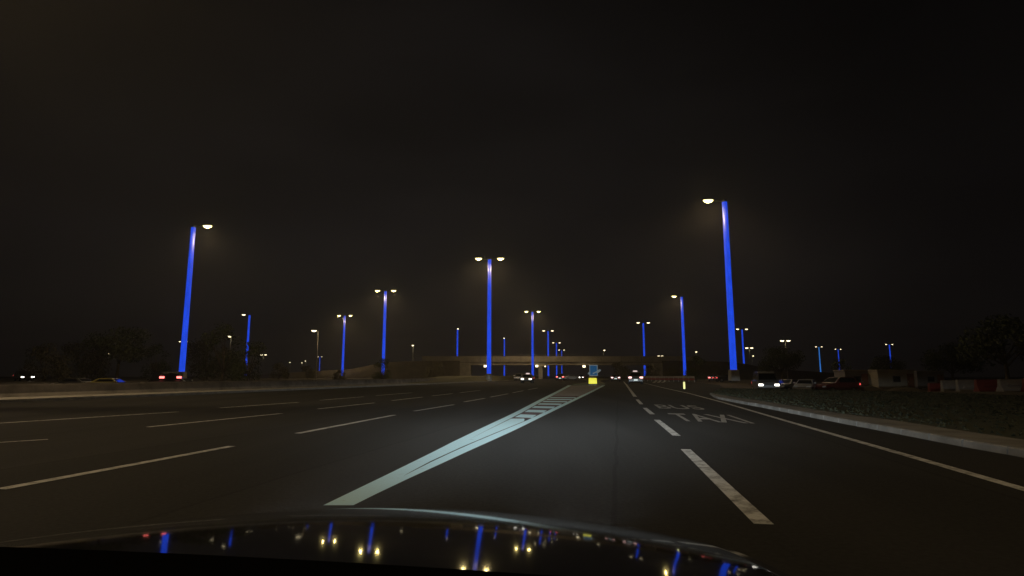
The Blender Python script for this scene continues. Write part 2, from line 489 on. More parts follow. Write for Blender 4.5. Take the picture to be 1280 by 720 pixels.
marks('lane_markings', M['paint'], lane)
marks('continuous_lane_markings', M['paint'], [([g(794, 496), g(787, 486.5), g(783, 481), g(779.5, 477)], 0.2)])
marks('edge_line_markings', M['paint'], [([g(1500, 677), g(1280, 612), g(1130, 568.5), g(985, 527), g(905, 503.5), g(862, 492), g(830, 485), g(805, 478.8)], 0.14)])
marks('slip_road_markings', M['worn_paint'], [(seg((817, 478.4), (821, 475.6)), 0.5), (seg((822.5, 478.4), (826.5, 475.6)), 0.5), (seg((828, 478.4), (832, 475.6)), 0.5)])

def road_text(txt, bl, br, depth, name):
    cu = bpy.data.curves.new(name, 'FONT'); cu.body = txt; cu.size = 1.0; cu.offset = 0.012
    o = bpy.data.objects.new(name, cu); COL.objects.link(o)
    dg = bpy.context.evaluated_depsgraph_get(); dg.update()
    me = bpy.data.meshes.new_from_object(o.evaluated_get(dg))
    COL.objects.unlink(o); bpy.data.objects.remove(o)
    xs = [v.co.x for v in me.vertices]; ys = [v.co.y for v in me.vertices]
    x0, x1, y0, y1 = min(xs), max(xs), min(ys), max(ys)
    A = Vector((*g(*bl), 0)); B = Vector((*g(*br), 0))
    u = B - A
    v = Vector((ROAD_DIR - 0.01, 1, 0)) * depth
    for vt in me.vertices:
        s = (vt.co.x - x0) / (x1 - x0); t = (vt.co.y - y0) / (y1 - y0)
        p = A + u * s + v * t
        vt.co = (p.x, p.y, 0.006)
    me.name = name
    me.materials.clear(); me.materials.append(M['worn_paint'])
    q = bpy.data.objects.new(name, me); COL.objects.link(q); q['kind'] = 'structure'
road_text('TAXI', (848, 526.3), (944, 529.6), 3.2, 'taxi_lettering_markings')
road_text('BUS', (824, 510.6), (884, 512.4), 2.9, 'bus_lettering_markings')

# ------------------------------------------------------------------ low concrete wall along the far side of the left road
def low_wall():
    root = thing('barrier_wall', 'long low concrete barrier wall along the far left side of the road', 'wall')
    prof = [(-0.30, 0), (-0.30, 0.10), (-0.12, 0.32), (-0.09, 0.74), (0.09, 0.74), (0.12, 0.32), (0.30, 0.10), (0.30, 0)]
    mb = MB()
    mb.loft([[(kerb_x(D) - 3.3 + px, D, -0.02 + pz) for px, pz in prof] for D in (-10, 20, 50, 80, 104)])
    mb.build('wall_body', M['wall_concrete'], root, bevel=0.02)
    D = -4.0
    cap = MB()
    while D < 102:
        cap.box((kerb_x(D) - 3.3, D + 2.95, 0.745), (0.26, 5.7, 0.06), ROAD_YAW)
        D += 6
    cap.build('coping', M['wall_concrete'], root)
low_wall()

# ------------------------------------------------------------------ street lamps
LAMP_H = 26.0
CR = 0.86
SPOT = bpy.data.lights.new('lamp_light', 'SPOT')
SPOT.energy = 5000; SPOT.color = (1.0, 0.73, 0.40); SPOT.spot_size = R(165); SPOT.spot_blend = 0.55; SPOT.shadow_soft_size = 0.35

GLOW = bpy.data.lights.new('lamp_glow_light', 'POINT')
GLOW.energy = 550; GLOW.color = (1.0, 0.78, 0.25); GLOW.shadow_soft_size = 0.25

def head_parts(root, sgn, H, reach, lens_mat, light=True):
    a = MB(); a.tube([(sgn * 0.3, 0, H - 0.35), (sgn * (reach - 0.7), 0, H - 0.2)], 0.09, 8)
    a.build('arm', M['dark_metal'], root)
    hd = MB()
    cx = sgn * reach
    rings = []
    for t, w, h in ((-0.85, 0.12, 0.08), (-0.6, 0.3, 0.16), (0, 0.42, 0.2), (0.55, 0.36, 0.15), (0.85, 0.12, 0.06)):
        rings.append([(cx + sgn * t, w * math.cos(q), H - 0.13 + h * max(0, math.sin(q)) - 0.02 * (math.sin(q) < 0)) for q in [2 * math.pi * k / 12 for k in range(12)]])
    hd.loft(rings)
    h = hd.build('lamp_head', M['dark_metal'], root, smooth_=True)
    ln = MB(); rings = []
    for t, w, d in ((-0.70, 0.16, 0.06), (-0.52, 0.31, 0.28), (0, 0.38, 0.40), (0.52, 0.31, 0.28), (0.70, 0.16, 0.06)):
        rings.append([(cx + sgn * t, w * math.cos(q), H - 0.16 - d * max(0, -math.sin(q)) + 0.01 * (math.sin(q) > 0)) for q in [2 * math.pi * k / 14 for k in range(14)]])
    ln.loft(rings)
    ln.build('lens', lens_mat, h, smooth_=True)
    if light:
        L = bpy.data.objects.new('lamp_light', SPOT); COL.objects.link(L)
        L.location = (cx, 0, H - 0.62); L.parent = root
        L = bpy.data.objects.new('lamp_glow_light', GLOW); COL.objects.link(L)
        L.location = (cx, 0, H - 0.72); L.parent = root

def make_lamp(sides, cladding, lens_mat, light, H=LAMP_H, reach=2.35):
    root = thing('street_lamp', '', 'street lamp')
    p = MB(); p.box((0, 0, 0.75), (1.25, 1.25, 1.5), taper=0.9)
    p.build('plinth', M['concrete'], root, bevel=0.05)
    c = MB(); n = 20; rr = []
    for z, r in ((1.5, 0.52), (5, 0.505), (10, 0.485), (15, 0.465), (20, 0.445), (H - 0.45, 0.425)):
        rr.append([(CR * r * math.cos(2 * math.pi * k / n), CR * r * math.sin(2 * math.pi * k / n), z) for k in range(n)])
    c.loft(rr)
    col = c.build('column', cladding, root, smooth_=True)
    for z in (7.6, 13.8, 20.0):
        b = MB(); rad = CR * (0.523 - (z - 1.5) * 0.0041) + 0.008
        b.tube([(0, 0, z), (0, 0, z + 0.09)], rad, 20)
        b.build('clamp_band', cladding, col)
    k = MB(); k.tube([(0, 0, H - 0.45), (0, 0, H - 0.1)], [0.44 * CR, 0.36 * CR], 20)
    k.build('cap', M['dark_metal'], root)
    d = MB(); d.box((0, -0.62, 0.85), (0.45, 0.05, 0.8)); d.build('access_door', M['steel'], root)
    for s in sides: head_parts(root, s, H, reach, lens_mat, light)
    return root

def make_slim(sides, H=14.0, reach=1.1):
    root = thing('street_lamp', '', 'street lamp')
    p = MB(); p.tube([(0, 0, 0), (0, 0, H * 0.5), (0, 0, H - 0.2)], [0.2, 0.16, 0.11], 10)
    p.build('pole', M['steel'], root, smooth_=True)
    b = MB(); b.box((0, 0, 0.12), (0.7, 0.7, 0.24)); b.build('base', M['concrete'], root)
    for s in sides: head_parts(root, s, H, reach, M['lamp_far'], False)
    return root

protos = {}
def place_lamp(key, px, ytop, label, maker, H, group, base_z=None, D=None, rz=0.0):
    if D is None: D = (H - 0.3 - CAM_H) * F / (470.0 - ytop)
    p = at(px, ytop, D)
    z = p.z - H + 0.25
    if key not in protos:
        r = protos[key] = maker()
    else:
        r = copy_tree(protos[key])
    r.location = (p.x, p.y, base_z if base_z is not None else zg(p.x, p.y) - 0.02)
    if base_z is None:
        r.location.z = min(z, r.location.z + 0.6) if False else z if abs(z - r.location.z) < 1.6 else r.location.z
    r.rotation_euler = (0, 0, rz)
    tag(r, label, 'street lamp', group)
    return r
GB = 'blue-lit street lamps along the roads'
GW = 'distant slim street lamps'
near1 = lambda: make_lamp((1,), M['blue'], M['lamp'], True)
near2 = lambda: make_lamp((1, -1), M['blue'], M['lamp'], True)
far1 = lambda: make_lamp((1,), M['blue'], M['lamp_far'], False)
far2 = lambda: make_lamp((1, -1), M['blue'], M['lamp_far'], False)
pale2 = lambda: make_lamp((1, -1), M['pale_blue'], M['lamp_far'], False)
PI = math.pi
place_lamp('n1', 242, 283, 'big blue-lit street lamp with one lamp head, behind the low wall', near1, LAMP_H, GB, rz=0.0)
place_lamp('n1', 905.5, 251, 'tallest blue-lit street lamp with one lamp head, by the grass verge', near1, LAMP_H, GB, rz=PI)
place_lamp('n2', 612, 323.5, 'large double-headed blue-lit street lamp in front of the left half of the bridge', near2, LAMP_H, GB)
place_lamp('n2', 482, 363.5, 'double-headed blue-lit street lamp between the low wall and the bushes left of the bridge', near2, LAMP_H, GB)
place_lamp('n2', 431, 394.5, 'double-headed blue-lit street lamp, the second to the left of the bridge', near2, LAMP_H, GB)
place_lamp('f1', 312, 393.5, 'blue-lit street lamp with one lamp head, partly hidden by the left trees', far1, LAMP_H, GB, rz=PI)
place_lamp('n2', 665.5, 389.5, 'double-headed blue-lit street lamp standing close before the bridge pier', near2, LAMP_H, GB)
place_lamp('f2', 685, 413.5, 'double-headed blue-lit street lamp rising from behind the bridge, tallest there', far2, LAMP_H, GB)
place_lamp('f2', 695.5, 428.5, 'double-headed blue-lit street lamp behind the bridge, second tallest of the receding row', far2, LAMP_H, GB)
place_lamp('f2', 702, 437.5, 'smallest double-headed blue-lit street lamp of the receding row behind the bridge', far2, LAMP_H, GB)
place_lamp('n1', 852, 370.5, 'blue-lit street lamp with one lamp head behind the dark tree and yellow post', near1, LAMP_H, GB, rz=PI)
place_lamp('f2', 804, 403.5, 'double-headed blue-lit street lamp straight above the white-tailed car', far2, LAMP_H, GB)
place_lamp('f2', 927.5, 411.5, 'double-headed blue-lit street lamp just right of the tallest lamp column', far2, LAMP_H, GB)
place_lamp('p2', 1023.5, 433.5, 'pale blue-lit double-headed street lamp over the construction site cars', pale2, LAMP_H, GB)
place_lamp('f1', 572, 411.5, 'thin blue-lit street lamp rising behind the bridge abutment', far1, LAMP_H, GB, rz=-R(80))
place_lamp('f1', 630.5, 423, 'thin blue-lit street lamp behind the bridge, just right of the large lamp', far1, LAMP_H, GB, rz=-R(95))
place_lamp('f2', 400, 446, 'tiny double-headed blue-lit street lamp low on the horizon left of the bridge', far2, LAMP_H, GB)
place_lamp('f2', 1047.5, 436.5, 'small double-headed blue-lit street lamp above the dark tree beside the cabins', far2, LAMP_H, GB)
place_lamp('f2', 1111.5, 430.5, 'small dim double-headed street lamp above the long cream cabin', far2, LAMP_H, GB)
place_lamp('f2', 229, 427, 'distant double-headed street lamp seen past the column of the leftmost big lamp', far2, LAMP_H, GB)
for x, y, key, rz, lab in ((kerb_x(21) - 1.5, 21, 'n2', 0.0, 'added double-headed blue-lit street lamp by the barrier wall, unseen off to the left'),
                           (15.5, -14, 'n1', PI, 'added blue-lit street lamp with one lamp head, unseen on the verge behind the black car'),
                           (-66, -6, 'n1', 0.0, 'added blue-lit street lamp with one lamp head beyond the far carriageway, out of view')):
    r = copy_tree(protos[key]); r.location = (x, y, zg(x, y)); r.rotation_euler = (0, 0, rz)  # unseen lamps continuing the rows, added to brighten the near road
    tag(r, lab, 'street lamp', GB)
place_lamp('s1', 397.5, 413.5, 'slim grey unlit-pole street lamp with one head, left of the bridge', lambda: make_slim((1,)), 14, GW, rz=PI)
place_lamp('s2', 329.5, 443.5, 'small slim two-headed street lamp right of the left trees', lambda: make_slim((1, -1)), 14, GW)
place_lamp('s1', 754.5, 438, 'small white street lamp above the bridge parapet over the blue sign', None, 14, GW, rz=-R(80))
place_lamp('s2', 936.5, 435, 'slim two-headed street lamp with yellowish pole, right of the tallest lamp', None, 14, GW)
place_lamp('s2', 981.5, 426, 'slim two-headed street lamp above the dark tree behind the parked van', None, 14, GW)
place_lamp('s2', 825.5, 445, 'slim two-headed street lamp between the two right-hand blue lamps', None, 14, GW)
for px, py, lab in ((846, 449, 'tiny street lamp just left of the single-headed blue lamp by the dark tree'),
                    (869.5, 440, 'tiny street lamp showing over the top of the dark tree'),
                    (784, 447, 'tiny street lamp above the trees right of the blue sign'),
                    (516.5, 432, 'lone tiny street lamp in the sky right of the bushes, left of the bridge'),
                    (289, 421, 'tiny street lamp among the crowns of the left trees'),
                    (138, 442, 'faint tiny street lamp in the trees, the farthest left of all'),
                    (363, 453, 'leftmost tiny street lamp of the low horizon row left of the bridge'),
                    (378, 453.5, 'second tiny street lamp of the low horizon row left of the bridge'),
                    (382.5, 451.3, 'third tiny street lamp, the highest of the low horizon row'),
                    (940.5, 445, 'tiny low street lamp right of the slim yellowish two-headed lamp')):
    place_lamp('s1', px, py, lab, None, 14, GW, rz=-R(90))

# ------------------------------------------------------------------ bridge
BD = 245.0
def bridge():
    xl, xr = at(588, 470, BD).x, at(815, 470, BD).x
    zt, zp, zb0, zb1 = at(640, 446.3, BD).z, at(640, 451.8, BD).z, at(640, 453.4, BD).z, at(640, 456.2, BD).z
    root = thing('bridge', 'low concrete road bridge crossing both roads in the distance', 'bridge', ((xl + xr) / 2, BD, 0))
    cx = (xl + xr) / 2; w = xr - xl
    def part(name, c, s, m, bev=0.0, par=root):
        b = MB(); b.box((c[0] - cx, c[1] - BD, c[2]), s); return b.build(name, m, par, bevel=bev)
    part('deck', (cx, BD + 5, (zp + zb0) / 2), (w + 12, 9.4, zp - zb0), M['girder'])
    for yy in (BD + 0.15, BD + 9.85):
        q = part('parapet', (cx, yy, (zt + zp) / 2 + 0.05), (w + 40, 0.3, zt - zp + 0.4), M['bridge'])
        b = MB(); b.box((0, yy - BD, zt + 0.31), (w + 40, 0.42, 0.12)); b.build('coping', M['bridge'], q)
    for yy in (BD + 1.0, BD + 3.6, BD + 6.3, BD + 9.0):
        part('girder', (cx, yy, (zb0 + zb1) / 2 - 0.01), (w + 6, 0.7, zb0 - zb1), M['bridge'])
    for px in (676, 741):
        x = at(px, 470, BD).x
        q = part('pier', (x, BD + 5, zb1 / 2 - 0.5), (1.7, 7.0, zb1), M['bridge'], 0.1)
        b = MB(); b.box((x - cx, 5, zb1 - 0.32), (2.6, 9.0, 0.6)); b.build('crosshead', M['bridge'], q, bevel=0.08)
    rl = MB(); rl.tube([(-(w + 36) / 2, 0.15, zt + 0.95), ((w + 36) / 2, 0.15, zt + 0.95)], 0.06, 6); rail = rl.build('hand_rail', M['steel'], root)
    for i in range(28):
        q = MB(); q.box((-(w + 36) / 2 + (w + 36) * i / 27, 0.15, zt + 0.62), (0.09, 0.09, 0.6)); q.build('rail_post', M['steel'], rail)
    for i in range(9):
        q = MB(); q.box((-w / 2 + w * (i + 0.5) / 9, -0.06, (zt + zp) / 2 + 0.05), (0.16, 0.13, zt - zp + 0.38)); q.build('expansion_joint', M['girder'], root)
    for x, s in ((xl - 2.2, 1), (xr + 2.2, -1)):
        part('abutment', (x, BD + 5, zb0 / 2 - 0.03), (4.3, 11, zb0), M['bridge'])
    # earth ramps the bridge rests on
    for nm, X0, s in (('west', xl - 4.3, -1), ('east', xr + 4.3, 1)):
        mb = MB(); rings = []
        for dx, top in ((0, 7.3), (12, 7.3), (26, 6.9), (34, 6.0), (44, 4.0), (90, 1.2)):
            X = X0 + s * dx
            rings.append([(X, BD - 1.0 - top * 1.0, -1), (X, BD - 1.0 - 0.1 * top, top), (X, BD + 11, top), (X, BD + 11 + top * 1.4, -1)])
        mb.loft(rings)
        o = mb.build('embankment_terrain', M['soil']); o['kind'] = 'structure'
    return zb1
soffit = bridge()
for px, py, lab in ((606.5, 457.3, 'white lamp under the bridge beside the large lamp column'),
                    (671, 457.2, 'white lamp under the bridge just left of the pier'),
                    (681.5, 457.6, 'dim lamp under the bridge just right of the pier'),
                    (730, 457.6, 'white lamp under the bridge just left of the blue sign')):
    p = at(px, py, BD - 0.6)
    r = thing('bulkhead_light', lab, 'light', p, 0, 'lamps fixed under the bridge edge')
    b = MB(); b.box((0, 0.3, 0.1), (0.9, 0.75, 0.22)); b.build('housing', M['dark_metal'], r)
    k = 0.5 if px == 681.5 else 1.0
    b = MB(); b.tube([(-0.5 * k, -0.15, -0.12), (0.5 * k, -0.15, -0.12)], 0.42 * k, 10); b.build('diffuser', M['lamp_far'], r, smooth_=True)

# ------------------------------------------------------------------ trees and bushes
def leaf_blob(bm, lobes, n, size):
    tot = sum(l[3] * l[4] * l[5] for l in lobes)
    for (cx, cy, cz, rx, ry, rz) in lobes:
        k = int(n * rx * ry * rz / tot) + 1
        for _ in range(k):
            th = random.uniform(0, 2 * math.pi); u = random.uniform(-1, 1); q = random.random() ** 0.45
            q *= 1 + 0.16 * math.sin(3 * th + cx) * math.cos(4 * u + cz)
            s = math.sqrt(1 - u * u)
            c = Vector((cx + rx * q * s * math.cos(th), cy + ry * q * s * math.sin(th), cz + rz * q * u))
            nrm = Vector((random.gauss(0, 1), random.gauss(0, 1), random.gauss(0, 1))).normalized()
            a = nrm.orthogonal().normalized(); b = nrm.cross(a)
            L = size * random.uniform(0.6, 1.3)
            vs = [bm.verts.new(c + a * L * x + b * L * y) for x, y in ((-0.6, 0), (0, -0.33), (0.7, 0), (0, 0.33))]
            bm.faces.new(vs)

def make_tree(label, cat, H, wid, n=3200, leaf=0.34, m='leaf', low=False, name='tree', seed=0):
    random.seed(100 + seed)
    root = thing(name, label, cat)
    t = MB()
    th = H * (0.16 if low else 0.42)
    t.tube([(0, 0, -0.3), (0.05, 0, th * 0.5), (0.12, 0.05, th), (0.1, 0.1, H * 0.72)], [0.03 * H, 0.024 * H, 0.018 * H, 0.006 * H], 8)
    lobes = []
    nl = 9
    for i in range(nl):
        a = 2 * math.pi * i / nl + random.uniform(-.3, .3); rad = wid * random.uniform(0.2, 0.36)
        z = H * random.uniform(0.45 if not low else 0.3, 0.83)
        e = (math.cos(a) * rad, math.sin(a) * rad, z)
        t.tube([(0.1, 0.03, th * random.uniform(0.7, 1.0)), (e[0] * 0.5, e[1] * 0.5, (th + z) / 2 + 0.1), e], [0.012 * H, 0.008 * H, 0.003 * H], 5)
        r = wid * random.uniform(0.14, 0.25)
        lobes.append((*e, r, r, min(r * 0.85, H - z)))
    lobes.append((0, 0, H * 0.84, wid * 0.2, wid * 0.2, H * 0.16))
    if low:
        for i in range(5):
            a = random.uniform(0, 6.28); rad = wid * 0.33
            lobes.append((math.cos(a) * rad, math.sin(a) * rad, H * 0.22, wid * 0.2, wid * 0.2, H * 0.22))
    t.build('trunk', M['bark'], root, smooth_=True)
    bm = MB(); leaf_blob(bm.bm, lobes, n, leaf)
    bm.build('crown', M[m], root, fix=False)
    return root

def put(o, px, ytop, D, H):
    p = at(px, ytop, D)
    o.location = (p.x, p.y, zg(p.x, p.y) - 0.03)
    s = (p.z - o.location.z) / H
    o.scale = (s, s, s)

GT = 'trees along the horizon'
tree_a = make_tree('', 'tree', 10, 12, 4200, 0.36, 'leaf', seed=1)
tree_b = make_tree('', 'tree', 8, 9, 3600, 0.32, 'leaf_dry', True, seed=2)
tree_c = make_tree('', 'tree', 9, 7, 3000, 0.3, 'leaf', True, seed=3)
used = set()
def tree(src, H, px, ytop, D, label, rz=0.0, name=None, cat='tree', group=GT):
    o = src if src.name not in used else copy_tree(src)
    used.add(src.name)
    put(o, px, ytop, D, H); o.rotation_euler = (0, 0, rz)
    tag(o, label, cat, group)
    return o
tree(tree_a, 10, 152, 408, 118, 'broad pale tree left of the leftmost big lamp', 0.4)
tree(tree_b, 8, 60, 428, 105, 'dark spreading tree at the far left, behind the white headlight', 1.3)
tree(tree_b, 8, 108, 424, 140, 'dark bushy tree between the far left tree and the broad pale tree', 2.2)
tree(tree_c, 9, 197, 428, 130, 'narrow dark tree just left of the leftmost big lamp column', 0.3)
tree(tree_c, 9, 282, 403, 125, 'tallest narrow tree just right of the leftmost big lamp', 0.2)
tree(tree_b, 8, 262, 420, 150, 'olive bushy tree filling the gap behind the leftmost big lamp', 2.9)
tree(tree_c, 9, 313, 425, 120, 'dark narrow tree hiding the middle of a blue lamp column', 1.9)
tree(tree_b, 8, 350, 452, 160, 'low rounded tree beside the small slim two-headed lamp', 0.9)
tree(tree_b, 8, 385, 456, 190, 'low scrubby tree under the row of tiny horizon lamps', 2.0)
tree(tree_b, 8, 425, 461, 150, 'lowest scrubby tree at the foot of the second blue lamp left of the bridge', 3.4)
tree(tree_c, 9, 478, 447, 138, 'small dark tree hiding part of the blue column left of the bridge', 0.7)
tree(tree_b, 8, 545, 451, 190, 'dark rounded bush on the earth ramp left of the bridge abutment', 4.1)
tree(tree_b, 8, 775, 450.5, 205, 'dark bushy tree before the bridge, right of the blue sign', 1.0)
tree(tree_b, 8, 815, 455, 180, 'dark low tree at the foot of the double-headed lamp above the white-tailed car', 2.6)
tree(tree_c, 9, 869, 443, 118, 'dark upright tree beside the single-headed blue lamp and yellow post', 2.4)
tree(tree_b, 8, 838, 459, 150, 'low dark tree between the white-tailed car and the dark upright tree', 5.2)
tree(tree_b, 8, 897, 456, 140, 'low dark tree just left of the tallest blue lamp', 0.1)
tree(tree_a, 10, 975, 432, 120, 'broad dark tree behind the white-roofed van', 1.9)
tree(tree_c, 9, 1052, 447, 95, 'dark narrow tree beside the grey end of the cabins', 5.0)
tree(tree_a, 10, 1108, 444, 112, 'dark tree behind the long cream cabin', 3.3)
tree(tree_a, 10, 1186, 428, 86, 'broad dark tree with a pale lit top behind the red barriers', 4.4)
tree(tree_a, 10, 1250, 392, 74, 'largest dark tree at the far right behind the barriers', 0.9)
tree(tree_b, 8, 1330, 400, 78, 'dark tree cut by the right edge of the view', 0.9)

# ------------------------------------------------------------------ vehicles
def make_car(name, label, cat, paint, kind='sedan', tail='tail', head='head_off', plate='plate', taxi=False, tl_z=None):
    """car with its length on local Y (front +Y), base on z = 0"""
    root = thing(name, label, cat)
    if kind == 'sedan':
        L, Wd = 4.6, 1.82
        low = [(-2.30, 0.32), (-2.28, 0.62), (-2.2, 0.98), (-1.5, 1.02), (0.75, 0.98), (1.6, 0.86), (2.18, 0.70), (2.3, 0.52), (2.28, 0.28), (-2.2, 0.26)]
        cab = [(-1.75, 1.01), (-1.05, 1.40), (-0.4, 1.46), (0.25, 1.41), (1.05, 0.95)]
    elif kind == 'suv':
        L, Wd = 4.7, 1.9
        low = [(-2.35, 0.40), (-2.36, 0.75), (-2.28, 1.08), (0.9, 1.08), (1.8, 1.0), (2.28, 0.86), (2.36, 0.6), (2.3, 0.34), (-2.25, 0.32)]
        cab = [(-2.22, 1.08), (-1.95, 1.62), (-1.2, 1.72), (0.15, 1.68), (1.0, 1.07)]
    else:
        L, Wd = 5.2, 1.95
        low = [(-2.6, 0.40), (-2.62, 1.1), (-2.55, 1.2), (1.6, 1.2), (2.35, 1.05), (2.6, 0.8), (2.6, 0.4), (2.5, 0.32), (-2.5, 0.32)]
        cab = [(-2.56, 1.19), (-2.5, 1.9), (-2.2, 2.05), (0.9, 2.05), (1.25, 1.9), (1.95, 1.18)]
    hw = Wd / 2
    b = MB()
    secs = [(-hw + 0.12, 0.93), (-hw + 0.02, 0.985), (-hw, 1.0), (hw, 1.0), (hw - 0.02, 0.985), (hw - 0.12, 0.93)]
    cy = 0; cz = 0.65
    b.loft([[(x, (p[0] - cy) * s, cz + (p[1] - cz) * s) for p in low] for x, s in ((-hw + 0.10, 0.95), (-hw, 0.995), (-hw + 0.001, 1.0), (hw - 0.001, 1.0), (hw, 0.995), (hw - 0.10, 0.95))][0:1] +
           [[(x, p[0], p[1]) for p in low] for x in (-hw + 0.03, hw - 0.03)] +
           [[(hw - 0.0, p[0] * 0.97, cz + (p[1] - cz) * 0.95) for p in low]])
    # roof skin: thin shell over the glass house
    zt = max(p[1] for p in cab); zb = cab[0][1]
    def inset(z): return hw - 0.08 - 0.17 * (z - zb) / (zt - zb)
    b.loft([[(-inset(p[1]), p[0], p[1] + 0.0) for p in cab], [(inset(p[1]), p[0], p[1]) for p in cab]])
    b.build('body', M[paint], root, smooth_=False, bevel=0.04)
    # glass panels, just proud of the cabin
    def panel(name, quad, nrm):
        q = MB(); n = Vector(nrm).normalized()
        q.loft([[tuple(Vector(v) + n * 0.004) for v in quad], [tuple(Vector(v) + n * 0.02) for v in quad]])
        q.build(name, M['glass'], root)
    def slope_panel(name, a, b_, front):
        (y0, z0), (y1, z1) = a, b_
        t0, t1 = 0.12, 0.9
        ya, za = y0 + (y1 - y0) * t0, z0 + (z1 - z0) * t0
        yb, zb_ = y0 + (y1 - y0) * t1, z0 + (z1 - z0) * t1
        wa, wb = inset(za) - 0.1, inset(zb_) - 0.1
        n = (0, abs(z1 - z0), abs(y1 - y0)) if front else (0, -abs(z1 - z0), abs(y1 - y0))
        panel(name, [(-wa, ya, za), (wa, ya, za), (wb, yb, zb_), (-wb, yb, zb_)], n)
    slope_panel('rear_window', cab[0], cab[1], False)
    slope_panel('windscreen', cab[-1], cab[-2], True)
    for s in (-1, 1):
        z0, z1 = zb + 0.06, zt - 0.12
        y0, y1 = cab[0][0] + 0.45, cab[-1][0] - 0.35
        yt0, yt1 = cab[1][0] + 0.18, cab[-2][0] - 0.02
        panel('side_window', [(s * inset(z0), y0, z0), (s * inset(z0), y1, z0), (s * inset(z1), yt1, z1), (s * inset(z1), yt0, z1)], (s, 0, 0.3))
    # wheels
    for s in (-1, 1):
        for yy in (-L * 0.30, L * 0.31):
            w = MB(); w.tube([(s * (hw - 0.22), yy, 0.33), (s * (hw + 0.012), yy, 0.33)], 0.33, 18)
            wo = w.build('wheel', M['tyre'], root)
            r = MB(); r.tube([(s * (hw + 0.0), yy, 0.33), (s * (hw + 0.025), yy, 0.33)], 0.21, 12); r.build('rim', M['rim'], wo)
    yr = low[1][0]; yf = max(p[0] for p in low)
    zl = 0.82 if kind == 'sedan' else 0.95
    if tl_z: zl = tl_z
    for s in (-1, 1):
        t = MB(); t.box((s * (hw - 0.2), -L / 2 - 0.0, zl), (0.42, 0.14, 0.2)); t.build('tail_light', M[tail], root, bevel=0.02)
        h = MB(); h.box((s * (hw - 0.28), L / 2 - 0.07, 0.68 if kind != 'van' else 0.8), (0.40, 0.16, 0.17)); h.build('headlight', M[head], root, bevel=0.02)
        m = MB(); m.box((s * (hw + 0.09), cab[-1][0] - 0.3, zb + 0.08), (0.2, 0.1, 0.14)); m.build('wing_mirror', M[paint], root, bevel=0.02)
    p = MB(); p.box((0, -L / 2 - 0.02, 0.62), (0.52, 0.05, 0.14 if plate == 'plate' else 0.22)); p.build('number_plate', M[plate], root)
    for yy in (-L / 2 + 0.02, L / 2 - 0.03):
        bu = MB(); bu.box((0, yy, 0.36), (Wd - 0.2, 0.12, 0.16)); bu.build('bumper_trim', M['black_plastic'], root)
    if taxi:
        k = MB(); k.box((0, -0.35, zt + 0.10), (0.62, 0.22, 0.17), taper=0.85); k.build('roof_sign', M['brake'], root)
    return root

def set_car(o, px, base_y=None, D=None, rz=ROAD_YAW):
    p = ground(px, base_y) if D is None else at(px, 470, D)
    o.location = (p.x, p.y, zg(p.x, p.y) if abs(zg(p.x, p.y)) > 0.02 else 0.0)
    o.rotation_euler = (0, 0, rz)
    return o
GC = 'cars on the roads'
c = make_car('car', 'dark car with glowing pink tail lights and bright plate in the right lane', 'car', 'grey_car', 'suv', 'tail_hot', 'head_off', 'plate_lit', taxi=True); tag(c, group=GC)
set_car(c, 794, D=84)
c = make_car('car', 'small distant car with tail lights just right of the yellow box bollard', 'car', 'dark_car', 'sedan', 'tail_hot', 'head_off', 'plate_lit'); tag(c, group=GC)
set_car(c, 769.5, D=128)
c = make_car('car', 'dark car on the left road with pale lights and a white roof sign', 'car', 'grey_car', 'sedan', 'tail_dim', 'head', 'plate', taxi=True); tag(c, group=GC)
set_car(c, 659.5, D=98, rz=math.pi - 0.12)
c = make_car('car', 'silver car under the left span of the bridge, behind the car with a roof sign', 'car', 'silver_car', 'suv', 'tail_dim', 'head_off', 'plate'); tag(c, group=GC)
set_car(c, 648.5, D=150, rz=-0.13 + math.pi)
c = make_car('car', 'far car with red and white lights under the bridge, right of the pier', 'car', 'dark_car', 'suv', 'tail', 'head_off', 'plate_lit'); tag(c, group=GC)
set_car(c, 700.5, D=150, rz=-0.13)
c = make_car('car', 'far pale car beside the red-lit car under the bridge', 'car', 'white_car', 'sedan', 'tail_dim', 'head', 'plate'); tag(c, group=GC)
set_car(c, 714, D=170, rz=-1.3)
c = make_car('car', 'far car with one bright headlight under the bridge, left of the blue sign', 'car', 'dark_car', 'sedan', 'tail_dim', 'head', 'plate'); tag(c, group=GC)
set_car(c, 727, D=235, rz=math.pi - 0.2)
c = make_car('car', 'car with red tail lights on the slip road left of the tallest lamp', 'car', 'dark_car', 'sedan', 'tail', 'head_off', 'plate'); tag(c, group=GC)
set_car(c, 891, D=128, rz=ROAD_YAW - 0.15)
c = make_car('car', 'dark car without lights waiting at the foot of the tallest lamp', 'car', 'dark_car', 'sedan', 'tail_dim', 'head_off', 'plate'); tag(c, group=GC)
set_car(c, 907, D=118, rz=-1.4)
